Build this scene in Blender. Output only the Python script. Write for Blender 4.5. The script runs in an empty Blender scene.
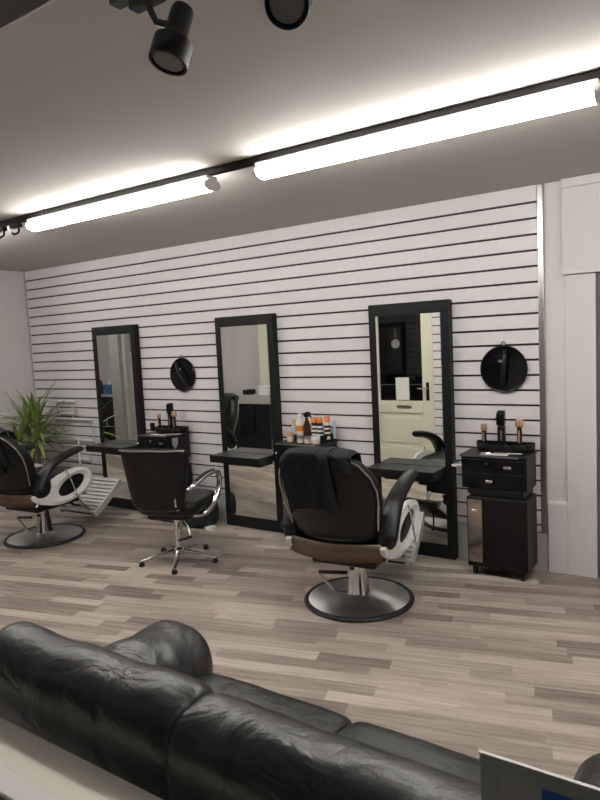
import bpy, bmesh, math, random
from mathutils import Vector, Matrix, noise
random.seed(7)
PI = math.pi
sc = bpy.context.scene
COL = sc.collection
R = math.radians

# ------------------------------------------------------------------ materials
def new_mat(name):
    m = bpy.data.materials.new(name); m.use_nodes = True
    nt = m.node_tree
    return m, nt, nt.nodes['Principled BSDF']
def mat(name, col, rough=.5, metal=0., bump=0., bscale=60., coat=0., spec=.5, var=0.):
    m, nt, b = new_mat(name)
    b.inputs['Base Color'].default_value = (*col, 1)
    b.inputs['Roughness'].default_value = rough
    b.inputs['Metallic'].default_value = metal
    b.inputs['Specular IOR Level'].default_value = spec
    b.inputs['Coat Weight'].default_value = coat
    tc = nt.nodes.new('ShaderNodeTexCoord')
    nz = nt.nodes.new('ShaderNodeTexNoise'); nz.inputs['Scale'].default_value = bscale; nz.inputs['Detail'].default_value = 4
    nt.links.new(tc.outputs['Object'], nz.inputs['Vector'])
    if bump:
        bp = nt.nodes.new('ShaderNodeBump'); bp.inputs['Strength'].default_value = bump; bp.inputs['Distance'].default_value = .01
        nt.links.new(nz.outputs['Fac'], bp.inputs['Height']); nt.links.new(bp.outputs['Normal'], b.inputs['Normal'])
    if var:
        mx = nt.nodes.new('ShaderNodeMix'); mx.data_type = 'RGBA'
        mx.inputs['A'].default_value = (*[c*(1-var) for c in col], 1); mx.inputs['B'].default_value = (*[min(1, c*(1+var)) for c in col], 1)
        nt.links.new(nz.outputs['Fac'], mx.inputs['Factor']); nt.links.new(mx.outputs['Result'], b.inputs['Base Color'])
    return m
M = {}
M['slat'] = mat('slat_board_white', (.70, .665, .675), .42, var=.015, bscale=3)
M['groove'] = mat('groove_black', (.012, .012, .014), .5)
M['paint'] = mat('wall_paint', (.66, .62, .63), .75, bump=.1, bscale=30, var=.02)
M['paintwarm'] = mat('rear_wall_paint', (.50, .51, .46), .75, bump=.1, bscale=30, var=.03)
M['greypaint'] = mat('pillar_grey_paint', (.30, .29, .28), .7, var=.03, bscale=8)
M['ceil'] = mat('ceiling_plaster', (.50, .47, .435), .85, bump=.25, bscale=7, var=.04)
M['black'] = mat('black_laminate', (.006, .006, .007), .36, bump=.03, bscale=200, spec=.3)
M['blackgloss'] = mat('black_gloss', (.004, .004, .005), .18, spec=.35)
M['frame'] = mat('black_ash_frame', (.007, .008, .009), .45, bump=.15, bscale=120, spec=.25)
M['shelf'] = mat('dark_shelf_laminate', (.03, .031, .031), .35, spec=.4)
M['leather'] = mat('black_leather', (.006, .006, .007), .40, bump=.18, bscale=90, spec=.35)
M['plastic'] = mat('black_plastic', (.006, .006, .006), .35, spec=.35)
M['rubber'] = mat('black_rubber', (.01, .01, .01), .6)
M['cloth'] = mat('black_cloth', (.024, .025, .027), .9, bump=.4, bscale=160, spec=.2)
M['chrome'] = mat('chrome', (.72, .72, .72), .12, 1.)
M['basechrome'] = mat('brushed_base_chrome', (.78, .78, .78), .34, 1., bump=.02, bscale=25)
M['steel'] = mat('brushed_aluminium', (.50, .49, .48), .32, 1., bump=.05, bscale=40)
M['white'] = mat('white_plastic', (.78, .77, .75), .35)
M['whiteframe'] = mat('white_window_frame', (.78, .75, .70), .3)
M['bronze'] = mat('brown_bronze_skirt', (.16, .115, .075), .38, .55)
M['gold'] = mat('rose_gold', (.62, .38, .25), .3, .7)
M['mirror'] = mat('mirror_silver', (.88, .90, .86), .005, 1.)
M['tintmirror'] = mat('smoked_mirror', (.42, .38, .33), .12, 1.)
M['grip'] = mat('footrest_metal', (.60, .61, .57), .38, .35)
M['board'] = mat('window_board_cream', (.78, .74, .63), .55, var=.02, bscale=4)
M['stone'] = mat('outer_sill_stone', (.16, .17, .16), .8, bump=.4, bscale=50, var=.3)
M['soffit'] = mat('brown_soffit', (.085, .065, .060), .7, bump=.2, bscale=40, var=.08)
M['doorpaint'] = mat('cream_door_paint', (.72, .70, .58), .45)
M['pale'] = mat('pale_grey_laminate', (.40, .40, .38), .4)
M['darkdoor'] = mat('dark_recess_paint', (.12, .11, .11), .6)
M['leaf'] = mat('yucca_leaf', (.19, .26, .07), .42, var=.55, bscale=9)
M['trunk'] = mat('yucca_trunk', (.16, .11, .06), .9, bump=.8, bscale=50, var=.3)
M['pot'] = mat('charcoal_pot', (.03, .03, .03), .6)
M['soil'] = mat('potting_soil', (.03, .02, .014), .95, bump=.8, bscale=80)
M['orange'] = mat('orange_cap', (.75, .22, .05), .4)
M['cream'] = mat('cream_plastic', (.72, .66, .56), .4)
M['peach'] = mat('peach_lotion', (.62, .36, .22), .4)
M['amber'] = mat('brown_bottle', (.05, .018, .012), .2)
M['paleblue'] = mat('pale_blue_plastic', (.42, .50, .56), .4)
M['blue'] = mat('blue_plastic', (.03, .14, .30), .5)
M['signblue'] = mat('blue_sign_label', (.03, .16, .55), .5)
M['pewter'] = mat('grey_sign_frame', (.46, .46, .41), .4)
M['signpanel'] = mat('grey_sign_panel', (.55, .53, .46), .6)
M['paper'] = mat('white_paper', (.75, .74, .68), .8)
M['yellow'] = mat('yellow_plastic', (.6, .5, .03), .5)
M['greystreet'] = mat('dark_street', (.012, .012, .012), .9, var=.3, bscale=3)
M['lens'] = mat('frosted_spot_lens', (.20, .195, .18), .25)

def sofa_leather():
    m, nt, b = new_mat('sofa_leather')
    b.inputs['Base Color'].default_value = (.016, .017, .017, 1)
    b.inputs['Roughness'].default_value = .37
    b.inputs['Specular IOR Level'].default_value = .7
    tc = nt.nodes.new('ShaderNodeTexCoord')
    n1 = nt.nodes.new('ShaderNodeTexNoise'); n1.inputs['Scale'].default_value = 6; n1.inputs['Detail'].default_value = 3; n1.inputs['Distortion'].default_value = 1.2
    n2 = nt.nodes.new('ShaderNodeTexNoise'); n2.inputs['Scale'].default_value = 180; n2.inputs['Detail'].default_value = 2
    for n in (n1, n2): nt.links.new(tc.outputs['Object'], n.inputs['Vector'])
    b1 = nt.nodes.new('ShaderNodeBump'); b1.inputs['Strength'].default_value = .42; b1.inputs['Distance'].default_value = .03
    b2 = nt.nodes.new('ShaderNodeBump'); b2.inputs['Strength'].default_value = .15; b2.inputs['Distance'].default_value = .004
    nt.links.new(n1.outputs['Fac'], b1.inputs['Height']); nt.links.new(n2.outputs['Fac'], b2.inputs['Height'])
    nt.links.new(b1.outputs['Normal'], b2.inputs['Normal']); nt.links.new(b2.outputs['Normal'], b.inputs['Normal'])
    return m
M['sofa'] = sofa_leather()

def floor_mat():
    m, nt, b = new_mat('vinyl_plank_floor')
    N = nt.nodes; L = nt.links
    def math_(op, a, c=None):
        n = N.new('ShaderNodeMath'); n.operation = op
        for i, v in enumerate((a, c)):
            if v is None: continue
            if isinstance(v, (int, float)): n.inputs[i].default_value = v
            else: L.new(v, n.inputs[i])
        return n.outputs[0]
    tc = N.new('ShaderNodeTexCoord'); mp = N.new('ShaderNodeMapping'); mp.inputs['Rotation'].default_value = (0, 0, R(-15))
    L.new(tc.outputs['Object'], mp.inputs['Vector'])
    sp = N.new('ShaderNodeSeparateXYZ'); L.new(mp.outputs['Vector'], sp.inputs[0])
    u, v = sp.outputs[0], sp.outputs[1]
    row = math_('FLOOR', math_('DIVIDE', v, .083))
    wr = N.new('ShaderNodeTexWhiteNoise'); wr.noise_dimensions = '1D'; L.new(row, wr.inputs['W'])
    uu = math_('ADD', math_('DIVIDE', u, .52), math_('MULTIPLY', wr.outputs['Value'], 7.3))
    # uneven strip lengths
    cell = math_('FLOOR', math_('ADD', uu, math_('MULTIPLY', math_('SINE', math_('MULTIPLY', uu, 2.1)), .28)))
    cb = N.new('ShaderNodeCombineXYZ'); L.new(cell, cb.inputs[0]); L.new(row, cb.inputs[1])
    wn = N.new('ShaderNodeTexWhiteNoise'); wn.noise_dimensions = '2D'; L.new(cb.outputs[0], wn.inputs['Vector'])
    # streaks along the strip
    cs = N.new('ShaderNodeCombineXYZ')
    L.new(math_('ADD', math_('MULTIPLY', u, 1.6), math_('MULTIPLY', wn.outputs['Value'], 30)), cs.inputs[0]); L.new(math_('MULTIPLY', v, 26), cs.inputs[1])
    nz = N.new('ShaderNodeTexNoise'); nz.inputs['Scale'].default_value = 1.6; nz.inputs['Detail'].default_value = 5; nz.inputs['Roughness'].default_value = .65
    L.new(cs.outputs[0], nz.inputs['Vector'])
    f = math_('ADD', math_('MULTIPLY', wn.outputs['Value'], .62), math_('MULTIPLY', math_('SUBTRACT', nz.outputs['Fac'], .5), 1.1))
    f = math_('ADD', f, .15)
    cr = N.new('ShaderNodeValToRGB'); L.new(f, cr.inputs[0])
    e = cr.color_ramp.elements
    e[0].position = 0; e[0].color = (.135, .108, .090, 1)
    e[1].position = 1; e[1].color = (.60, .525, .455, 1)
    k = e.new(.35); k.color = (.27, .222, .185, 1)
    k = e.new(.65); k.color = (.42, .358, .302, 1)
    # faint seams between the rows
    fr = math_('FRACT', math_('DIVIDE', v, .083))
    seam = math_('LESS_THAN', fr, .03)
    mx = N.new('ShaderNodeMix'); mx.data_type = 'RGBA'
    L.new(math_('MULTIPLY', seam, .22), mx.inputs['Factor']); L.new(cr.outputs[0], mx.inputs['A']); mx.inputs['B'].default_value = (.09, .07, .055, 1)
    L.new(mx.outputs['Result'], b.inputs['Base Color'])
    b.inputs['Roughness'].default_value = .48
    bp = N.new('ShaderNodeBump'); bp.inputs['Strength'].default_value = .08; bp.inputs['Distance'].default_value = .002
    L.new(nz.outputs['Fac'], bp.inputs['Height']); L.new(bp.outputs['Normal'], b.inputs['Normal'])
    return m
M['floor'] = floor_mat()
def emit(name, col, s):
    m, nt, b = new_mat(name)
    b.inputs['Base Color'].default_value = (.9, .9, .9, 1)
    b.inputs['Emission Color'].default_value = (*col, 1); b.inputs['Emission Strength'].default_value = s
    return m
M['tube'] = emit('lit_led_diffuser', (1, .975, .93), 21)
def glass_mat():
    m = bpy.data.materials.new('window_glass'); m.use_nodes = True; nt = m.node_tree; nt.nodes.clear()
    o = nt.nodes.new('ShaderNodeOutputMaterial'); t = nt.nodes.new('ShaderNodeBsdfTransparent'); g = nt.nodes.new('ShaderNodeBsdfGlossy')
    g.inputs['Roughness'].default_value = .0
    lw = nt.nodes.new('ShaderNodeLayerWeight'); lw.inputs['Blend'].default_value = .5
    pw = nt.nodes.new('ShaderNodeMath'); pw.operation = 'POWER'; pw.inputs[1].default_value = 5
    fr = nt.nodes.new('ShaderNodeMath'); fr.operation = 'MULTIPLY_ADD'; fr.inputs[1].default_value = .9; fr.inputs[2].default_value = .03
    nt.links.new(lw.outputs['Facing'], pw.inputs[0]); nt.links.new(pw.outputs[0], fr.inputs[0])
    mx = nt.nodes.new('ShaderNodeMixShader')
    nt.links.new(fr.outputs[0], mx.inputs[0]); nt.links.new(t.outputs[0], mx.inputs[1]); nt.links.new(g.outputs[0], mx.inputs[2]); nt.links.new(mx.outputs[0], o.inputs[0])
    return m
M['glass'] = glass_mat()

# ------------------------------------------------------------------ mesh helpers
class MB:
    def __init__(s): s.bm = bmesh.new()
    def quadmesh(s, rows, closed_u=False, closed_v=False, capu=False):
        """rows of Vector; rows = list over v, each list over u"""
        vs = [[s.bm.verts.new(p) for p in r] for r in rows]
        nv, nu = len(vs), len(vs[0])
        for j in range(nv if closed_v else nv-1):
            for i in range(nu if closed_u else nu-1):
                a, b, c, d = vs[j][i], vs[j][(i+1) % nu], vs[(j+1) % nv][(i+1) % nu], vs[(j+1) % nv][i]
                try: s.bm.faces.new((a, b, c, d))
                except ValueError: pass
        if capu:
            s.bm.faces.new(vs[0]); s.bm.faces.new(vs[-1])
        return s
    def box(s, x0, x1, y0, y1, z0, z1, mtx=None):
        P = [(x, y, z) for z in (z0, z1) for (x, y) in ((x0, y0), (x1, y0), (x1, y1), (x0, y1))]
        v = [s.bm.verts.new(mtx @ Vector(p) if mtx else p) for p in P]
        for f in ((3, 2, 1, 0), (4, 5, 6, 7), (0, 1, 5, 4), (1, 2, 6, 5), (2, 3, 7, 6), (3, 0, 4, 7)): s.bm.faces.new([v[i] for i in f])
        return s
    def lathe(s, prof, c=(0, 0, 0), n=32, mtx=None):
        rows = []
        for r, z in prof:
            row = []
            for i in range(n):
                a = 2*PI*i/n; p = Vector((r*math.cos(a), r*math.sin(a), z))
                if mtx: p = mtx @ p
                row.append(p + Vector(c))
            rows.append(row)
        return s.quadmesh(rows, closed_u=True, capu=True)
    def tube(s, pts, r, n=10, closed=False, flat=1., up=None):
        pts = [Vector(p) for p in pts]; N = len(pts)
        rr = r if isinstance(r, (list, tuple)) else [r]*N
        rows = []; ref = Vector(up) if up else None
        for i, p in enumerate(pts):
            a = pts[(i-1) % N] if (closed or i > 0) else p; b = pts[(i+1) % N] if (closed or i < N-1) else p
            t = (b-a).normalized()
            if ref is None:
                ref = Vector((0, 0, 1)) if abs(t.z) < .9 else Vector((1, 0, 0))
            nn = (ref - t*ref.dot(t))
            if nn.length < 1e-4: nn = t.orthogonal()
            nn.normalize(); bb = t.cross(nn)
            if up is None: ref = nn
            rows.append([p + nn*math.cos(2*PI*k/n)*rr[i]*flat + bb*math.sin(2*PI*k/n)*rr[i] for k in range(n)])
        if closed: s.quadmesh(rows, closed_u=True, closed_v=True)
        else: s.quadmesh(rows, closed_u=True, capu=True)
        return s
    def cyl(s, a, b, r, r2=None, n=20):
        return s.tube([a, b], [r, r if r2 is None else r2], n)
    def prism(s, pts, w0, w1, fn):
        """outline pts (u,v) extruded from w0 to w1; fn(u,v,w)->xyz"""
        A = [s.bm.verts.new(fn(u, v, w0)) for u, v in pts]; B = [s.bm.verts.new(fn(u, v, w1)) for u, v in pts]
        n = len(pts)
        s.bm.faces.new(A[::-1]); s.bm.faces.new(B)
        for i in range(n): s.bm.faces.new((A[i], A[(i+1) % n], B[(i+1) % n], B[i]))
        return s
    def pad(s, pts, th, fn, k=5, edge=.72, dome=.0):
        """pillow from an outline: rings shrink from the rim to the middle on both faces"""
        cu = sum(p[0] for p in pts)/len(pts); cv = sum(p[1] for p in pts)/len(pts)
        rings = []
        sc_ = [(.0, 1), (.35, 1), (.65, 1), (.85, .96), (.95, .78), (1, .0)]
        prof = [(a, -b) for a, b in sc_] + [(a, b) for a, b in sc_[::-1][1:]]
        for a, b in prof:
            a = max(a, .02); w = b*th/2 + (dome*(1-a*a)*(1 if b > 0 else -1))
            rings.append([Vector(fn(cu+(u-cu)*a, cv+(v-cv)*a, w)) for u, v in pts])
        return s.quadmesh(rings, closed_u=True, capu=True)
    def build(s, name, m, parent=None, smooth=True, bevel=0., subsurf=0, loc=None, rotz=None, solid=0.):
        bmesh.ops.recalc_face_normals(s.bm, faces=s.bm.faces[:])
        me = bpy.data.meshes.new(name); s.bm.to_mesh(me); s.bm.free()
        me.materials.append(M[m] if isinstance(m, str) else m)
        o = bpy.data.objects.new(name, me); COL.objects.link(o)
        if parent: o.parent = parent
        if loc: o.location = loc
        if rotz is not None: o.rotation_euler = (0, 0, rotz)
        if smooth:
            for p in me.polygons: p.use_smooth = True
            me.set_sharp_from_angle(angle=R(40))
        if solid:
            d = o.modifiers.new('thick', 'SOLIDIFY'); d.thickness = solid; d.offset = 0
        if bevel:
            d = o.modifiers.new('bevel', 'BEVEL'); d.width = bevel; d.segments = 2; d.limit_method = 'ANGLE'; d.angle_limit = R(40)
        if subsurf:
            d = o.modifiers.new('sub', 'SUBSURF'); d.levels = subsurf; d.render_levels = subsurf
        return o
def thing(name, label, cat, loc=(0, 0, 0), rotz=0, group=None):
    o = bpy.data.objects.new(name, None); COL.objects.link(o); o.empty_display_size = .1
    o.location = loc; o.rotation_euler = (0, 0, rotz)
    return tag(o, label, cat, group)
def tag(o, label, cat, group=None):
    o['label'] = label; o['category'] = cat
    if group: o['group'] = group
    return o
def struct(o): o['kind'] = 'structure'; return o
def kids(o): return [c for c in COL.objects if c.parent == o]
def dup(src, loc, rotz=None, label=None):
    def cp(o, par):
        c = o.copy(); COL.objects.link(c)
        if par: c.parent = par
        for k in kids(o):
            cp(k, c)
        return c
    src_k = src
    c = cp(src_k, None); c.location = loc
    if rotz is not None: c.rotation_euler = (0, 0, rotz)
    if label: c['label'] = label
    return c
def box_obj(name, m, x0, x1, y0, y1, z0, z1, parent=None, bevel=0.):
    return MB().box(x0, x1, y0, y1, z0, z1).build(name, m, parent, bevel=bevel)
def ell(cx, cz, a, b, n=32, rot=0, p=2.):
    out = []
    for i in range(n):
        t = 2*PI*i/n; c, s_ = math.cos(t), math.sin(t)
        x = a*abs(c)**(2/p)*(1 if c >= 0 else -1); y = b*abs(s_)**(2/p)*(1 if s_ >= 0 else -1)
        out.append((cx+x*math.cos(rot)-y*math.sin(rot), cz+x*math.sin(rot)+y*math.cos(rot)))
    return out
def smooth_path(pts, n=6):
    """Catmull-Rom through the points"""
    P = [Vector(p) for p in pts]; P = [P[0]*2-P[1]] + P + [P[-1]*2-P[-2]]; out = []
    for i in range(1, len(P)-2):
        for k in range(n):
            t = k/n
            out.append(.5*((2*P[i])+(-P[i-1]+P[i+1])*t+(2*P[i-1]-5*P[i]+4*P[i+1]-P[i+2])*t*t+(-P[i-1]+3*P[i]-3*P[i+1]+P[i+2])*t**3))
    out.append(P[-2]); return out

# ------------------------------------------------------------------ the room
CEIL = 2.512
struct(box_obj('floor', 'floor', -10.2, 1.6, -4.0, 0.6, -.1, 0))
struct(box_obj('ceiling', 'ceil', -10.2, 1.6, -3.45, 0.6, CEIL, CEIL+.1))
struct(box_obj('wall_back', 'paint', -10.2, 1.6, 0.012, .16, 0, CEIL))
struct(box_obj('wall_right', 'paint', 1.45, 1.6, -4.0, .012, 0, CEIL))
struct(box_obj('wall_left', 'paintwarm', -10.2, -10.05, -4.0, .012, 0, CEIL))
# stub wall in the left corner, the room goes on behind it
struct(box_obj('wall_partition', 'paint', -6.66, -6.535, -.62, .012, 0, CEIL))
struct(box_obj('trim_partition', 'white', -6.535, -6.52, -.62, 0, .93, .985, bevel=.004))
struct(box_obj('baseboard_partition', 'white', -6.535, -6.518, -.62, 0, 0, .12, bevel=.003))
struct(box_obj('baseboard_back', 'pale', -6.53, -.995, -.006, .012, 0, .255))  # grey tone also carries the shade below the slats

# slatted panel: white boards over a black grooved backing, closed by an aluminium strip
panel = thing('slat_wall_panel', 'large white slatted wall panel with thin black grooves behind the mirrors', 'wall panel', (-3.76, 0, .26))
m = MB()
m.bm.free(); m = MB()
zs = [2.405-.1*i for i in range(22)]
edges = [CEIL-.003] + zs + [.262]
for i in range(len(edges)-1):
    z1 = edges[i]-(.0072 if i else 0); z0 = edges[i+1]+(.0072 if i < len(edges)-2 else 0)
    m.box(-6.52+3.76, -1.032+3.76, -.010, .008, z0-.26, z1-.26)
m.build('boards', 'slat', panel)
MB().box(-6.52+3.76, -1.032+3.76, .0072, .0118, .002, CEIL-.003-.26).build('backing', 'groove', panel)  # black of the insert also carries the shadow inside the grooves
t_ = MB().box(-1.032+3.76, -.994+3.76, -.014, .0118, 0, CEIL-.003-.26).build('edge_strip', 'steel', panel, bevel=.003)
t_['label'] = 'brushed aluminium edge strip'
MB().box(-6.522+3.76, -6.512+3.76, -.014, -.0102, 0, CEIL-.003-.26).build('corner_strip', 'pale', panel)

# right end: pilaster plinth, architrave and overdoor panel
struct(box_obj('trim_1', 'paint', -.985, -.868, -.022, .0118, 0, .455, bevel=.002))
m = MB().prism([(-.986, .455), (-.866, .455), (-.866, .475), (-.986, .468)], -.026, .0118, lambda u, v, w: (u, w, v)); struct(m.build('trim_2', 'white'))
struct(box_obj('trim_3', 'paint', -.868, -.692, -.014, .0118, 0, 1.925, bevel=.002))
struct(box_obj('trim_4', 'paint', -.880, .35, -.034, .0118, 1.930, 2.455, bevel=.003))
struct(box_obj('trim_5', 'paint', -.880, .35, -.046, .0118, 2.455, CEIL-.002, bevel=.003))
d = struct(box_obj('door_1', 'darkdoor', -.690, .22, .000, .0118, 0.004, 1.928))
MB().box(-.6, -.1, -.006, -.0002, 1.0, 1.8).build('door_panel', 'pale', d)

# ------------------------------------------------------------------ shop front behind the camera side
YF = -3.66
struct(box_obj('wall_front', 'paint', -10.05, -4.15, YF-.15, YF, 0, CEIL))
m = MB(); m.box(-2.55, 1.45, YF-.15, YF+.12, 0, .60); struct(m.build('wall_window_apron', 'paint'))
m = MB(); m.box(-2.95, -2.55, YF-.15, YF, 0, CEIL)
struct(m.build('wall_pier', 'paint'))
slp = MB()
for i in range(24):
    slp.box(-2.962, -2.865, -3.0995, -3.085, .001+.1*i, .1*i+.089)
tag(slp.build('slat_reflection_strip', 'slat'), 'narrow white slatted strip beside the shop door, modelling a reflection in side glass', 'wall panel')  # slats stand in for a reflection in the side glass
struct(box_obj('wall_bulkhead', 'paint', -2.55, 1.45, -3.478, -3.463, 2.3105, CEIL-.0005))
struct(box_obj('trim_bulkhead', 'white', -2.55, 1.45, -3.463, -3.456, 2.299, 2.33, bevel=.001))
struct(box_obj('trim_soffit', 'soffit', -2.55, 1.45, -3.85, -3.4635, 2.299, 2.31))
struct(box_obj('ceiling_entrance', 'ceil', -10.05, -2.95, -3.66, -3.45, CEIL, CEIL+.1))
struct(box_obj('ceiling_window', 'ceil', -2.95, 1.45, -3.82, -3.45, CEIL, CEIL+.1))
# window: board, white frame, glass, outer stone sill
struct(box_obj('trim_window_board', 'board', -2.5, 1.45, -3.613, -3.494, .665, .71, bevel=.003))
w = struct(MB().box(-2.55, 1.45, -3.668, -3.613, .602, .73).build('window_1', 'whiteframe', bevel=.004))
MB().box(-2.55, -2.49, -3.74, -3.668, .602, 2.29).build('window_jamb', 'whiteframe', w, bevel=.004)
MB().box(-2.488, 1.45, -3.690, -3.682, .602, 2.285).build('window_glass', 'glass', w)
MB().box(-2.488, 1.45, -3.6815, -3.6685, .602, .722).build('window_gasket', 'rubber', w)
struct(box_obj('trim_outer_sill', 'stone', -2.55, 1.45, -4.0, -3.6905, .58, .69, bevel=.004))
# recessed entrance with the cream door (seen in the right-hand mirror)
YD = -3.10
for x0, x1, n in ((-4.15, -4.05, 'wall_porch_left'), (-2.95, -2.85, 'wall_porch_right')):
    pass
door = thing('door_2', '', 'door'); del door['label']; del door['category']; struct(door); door.location = (-3.4, YD, 0)
m = MB()
def dbox(x0, x1, z0, z1, y0=-.045, y1=0): m.box(x0, x1, y0, y1, z0, z1)
dbox(-.42, -.30, .01, 2.02); dbox(.285, .42, .01, 2.02); dbox(-.30, .285, 1.90, 2.02); dbox(-.30, .285, .64, .79); dbox(-.30, .285, .01, .20)
dbox(-.30, .285, .20, .64, -.035, -.015)
m.build('door_frame', 'doorpaint', door, bevel=.004)
MB().box(-.235, .225, -.015, -.006, .26, .58).build('door_panel', 'doorpaint', door, bevel=.006)
MB().box(-.30, .285, -.03, -.024, .79, 1.90).build('door_glass', 'glass', door)
MB().box(-.06, .13, .0002, .008, .70, .735).build('letter_box', 'steel', door, bevel=.002)
MB().box(.335, .375, .0002, .012, .80, 1.02).build('handle_plate', 'plastic', door, bevel=.003)
MB().tube(smooth_path([(.355, .012, .95), (.355, .045, .95), (.33, .05, .95), (.24, .05, .95)], 4), .009).build('handle', 'chrome', door)
tag(box_obj('paper_notice', 'paper', -3.48, -3.30, YD-.0235, YD-.022, .80, 1.08), 'blank white sheet of paper fixed to the cream door glass, seen in the mirror', 'notice')
hs = thing('hanging_disc_sign', 'small round grey sign hanging on the dark glass of the cream door', 'sign', (-3.46, YD-.016, 1.56))
mt = Matrix.Rotation(R(90), 4, 'X')
MB().lathe([(0.001, -.004), (.055, -.004), (.055, .004), (.001, .004)], (0, 0, -.06), 28, mt).build('disc', 'steel', hs)
MB().tube([(-.02, 0, -.01), (0, 0, .12), (.02, 0, -.01)], .002, 6).build('string', 'steel', hs)
frm = MB(); frm.box(-3.90, -3.83, YD-.06, YD+.02, 0, 2.09).box(-2.978, -2.964, YD-.06, YD+.02, 0, 2.09).box(-3.90, -2.964, YD-.06, YD+.02, 2.04, 2.11)
struct(frm.build('door_frame_2', 'doorpaint', bevel=.004))
struct(box_obj('wall_over_door', 'paint', -4.15, -2.85, YD-.06, YD, 2.11, CEIL))
struct(box_obj('wall_door_side', 'paint', -4.15, -3.90, YD-.06, YD, 0, 2.11))
struct(box_obj('wall_door_pier', 'groove', -2.9635, -2.85, YD-.06, YD, 0, 2.11))  # dark backing for the slats that stand in for a reflection
m = MB().box(-4.15, -4.09, YF, YD-.06, 0, CEIL); struct(m.build('wall_porch_left', 'paint'))
m = MB().box(-2.95, -2.85, YF, YD-.0605, 0, CEIL); struct(m.build('wall_porch_right', 'paint'))
# pillar and frame far left (seen in the left mirrors)
struct(box_obj('wall_pillar', 'greypaint', -8.37, -8.15, -2.83, -2.75, 0, CEIL))
p = struct(box_obj('door_3', 'white', -8.50, -7.90, -3.10, -3.04, 0, 2.2, bevel=.004))
MB().box(-8.22, -8.0, -3.04, -3.03, 1.55, 2.0).build('door_pane', 'pale', p)
MB().box(-8.50, -7.90, -3.04, -3.025, .84, .90).build('door_rail', 'doorpaint', p)
struct(box_obj('wall_pillar_white', 'doorpaint', -5.86, -5.70, YF+.0005, -3.45, 0, CEIL))

struct(box_obj('wall_pillar_grey', 'greypaint', -7.3, -6.82, YF+.0005, -3.55, 0, CEIL))
# reception desk
rd = thing('reception_desk', 'black reception desk with a pale grey top band, seen in the middle mirror', 'desk', (-5.95, -3.12, 0))
MB().box(-.60, .62, -.20, .20, 0, .74).build('body', 'black', rd, bevel=.004)
MB().box(-.62, .64, -.22, .22, .74, .86).build('top_band', 'pale', rd, bevel=.004)
MB().box(.10, .36, .2005, .215, .30, .70).build('door', 'blackgloss', rd, bevel=.003)
for k, (dx, ro) in enumerate(((0, .06), (.008, -.04), (-.006, .02))):
    tb = thing('folded_towel', ['white folded towel at the bottom of the stack on the reception desk', 'white folded towel in the middle of the stack on the reception desk', 'white folded towel topmost on the stack on the reception desk'][k], 'towel', (-5.45+dx, -3.07, .861+k*.045), ro)
    pts = ell(0, 0.021, .10, .0205, 20, p=3.5)
    MB().prism([(a, b) for a, b in pts], -.09, .09, lambda u, v, w: (u, w, v)).build('towel', 'white', tb)
bx = tag(box_obj('card_terminal', 'black', -5.85, -5.72, -3.15, -3.0, .861, .93, bevel=.01), 'small black card terminal on the reception desk', 'terminal')
cab = thing('side_counter', 'dark counter near the grey pillar, seen in the left mirror', 'counter', (-9.05, -3.25, 0))
MB().box(-.45, .45, -.2, .2, 0, .80).build('body', 'black', cab, bevel=.004)
MB().box(-.47, .47, -.22, .22, .80, .83).build('worktop', 'pale', cab, bevel=.004)
MB().tube(smooth_path([(.18, .2, .45), (.18, .24, .42), (.18, .24, .30), (.18, .2, .27)], 4), .008).build('handle', 'chrome', cab)
bk = thing('blue_basket', 'blue plastic basket of bottles on the dark counter, seen in the left mirror', 'basket', (-8.98, -3.2, .831))
MB().lathe([(.001, 0), (.085, 0), (.11, .17), (.10, .17), (.078, .012), (.001, .012)], n=20).build('basket', 'blue', bk)
MB().lathe([(.001, 0.0), (.03, 0.0), (.03, .16), (.012, .19), (.012, .22), (.001, .22)], (.0, 0, .013), n=14).build('bottle', 'white', bk)
db = tag(MB().lathe([(.001, 0), (.06, 0), (.07, .12), (.05, .22), (.02, .25), (.001, .25)], n=18).build('dark_jar', 'amber', loc=(-9.24, -3.2, .831)), 'round dark brown jar on the dark counter left of the blue basket', 'jar')

# ------------------------------------------------------------------ styling mirrors
def make_station(xl, label):
    W_, H_ = .615, 1.835
    t = thing('styling_mirror', label, 'mirror', (xl+W_/2, -.0105, 0), 0, 'tall black framed styling mirrors on the slatted wall')
    a = W_/2; m = MB()
    m.box(-a, a, -.07, 0, 0, .10); m.box(-a, a, -.07, 0, H_-.085, H_)
    m.box(-a, -a+.05, -.07, 0, .10, H_-.085); m.box(a-.055, a, -.07, 0, .10, H_-.085)
    m.build('frame', 'frame', t, bevel=.002)
    MB().box(-a+.05, a-.055, -.062, -.055, .10, H_-.085).build('mirror_glass', 'mirror', t)
    MB().box(-a+.0505, a-.0555, -.055, -.002, .1005, H_-.0855).build('back_board', 'black', t)
    MB().box(-a+.03, a-.06, -.27, -.0705, .605, .665).build('shelf', 'shelf', t, bevel=.003)
    MB().box(-a+.03, a-.06, -.2725, -.2705, .606, .664).build('shelf_edge', 'black', t)
    b = MB().box(-a+.12, a-.14, -.15, -.0705, .565, .6045).build('shelf_bracket', 'black', t, bevel=.003)
    h = MB(); h.tube(smooth_path([(a+.001, -.035, .70), (a+.03, -.035, .70), (a+.05, -.06, .70), (a+.05, -.10, .70)], 4), .009)
    hk = h.build('dryer_holder', 'chrome', t)
    MB().tube([(a+.05+.03*math.cos(q), -.13+.03*math.sin(q), .70) for q in [i*2*PI/20 for i in range(20)]], .005, 8, closed=True).build('holder_ring', 'white', hk)
    return t
make_station(-5.366, 'tall black framed mirror nearest the plant, behind the left trolley')
make_station(-3.720, 'middle tall black framed mirror, in front of the star-base chair')
make_station(-2.222, 'rightmost tall black framed mirror, reflecting the cream door')

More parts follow.
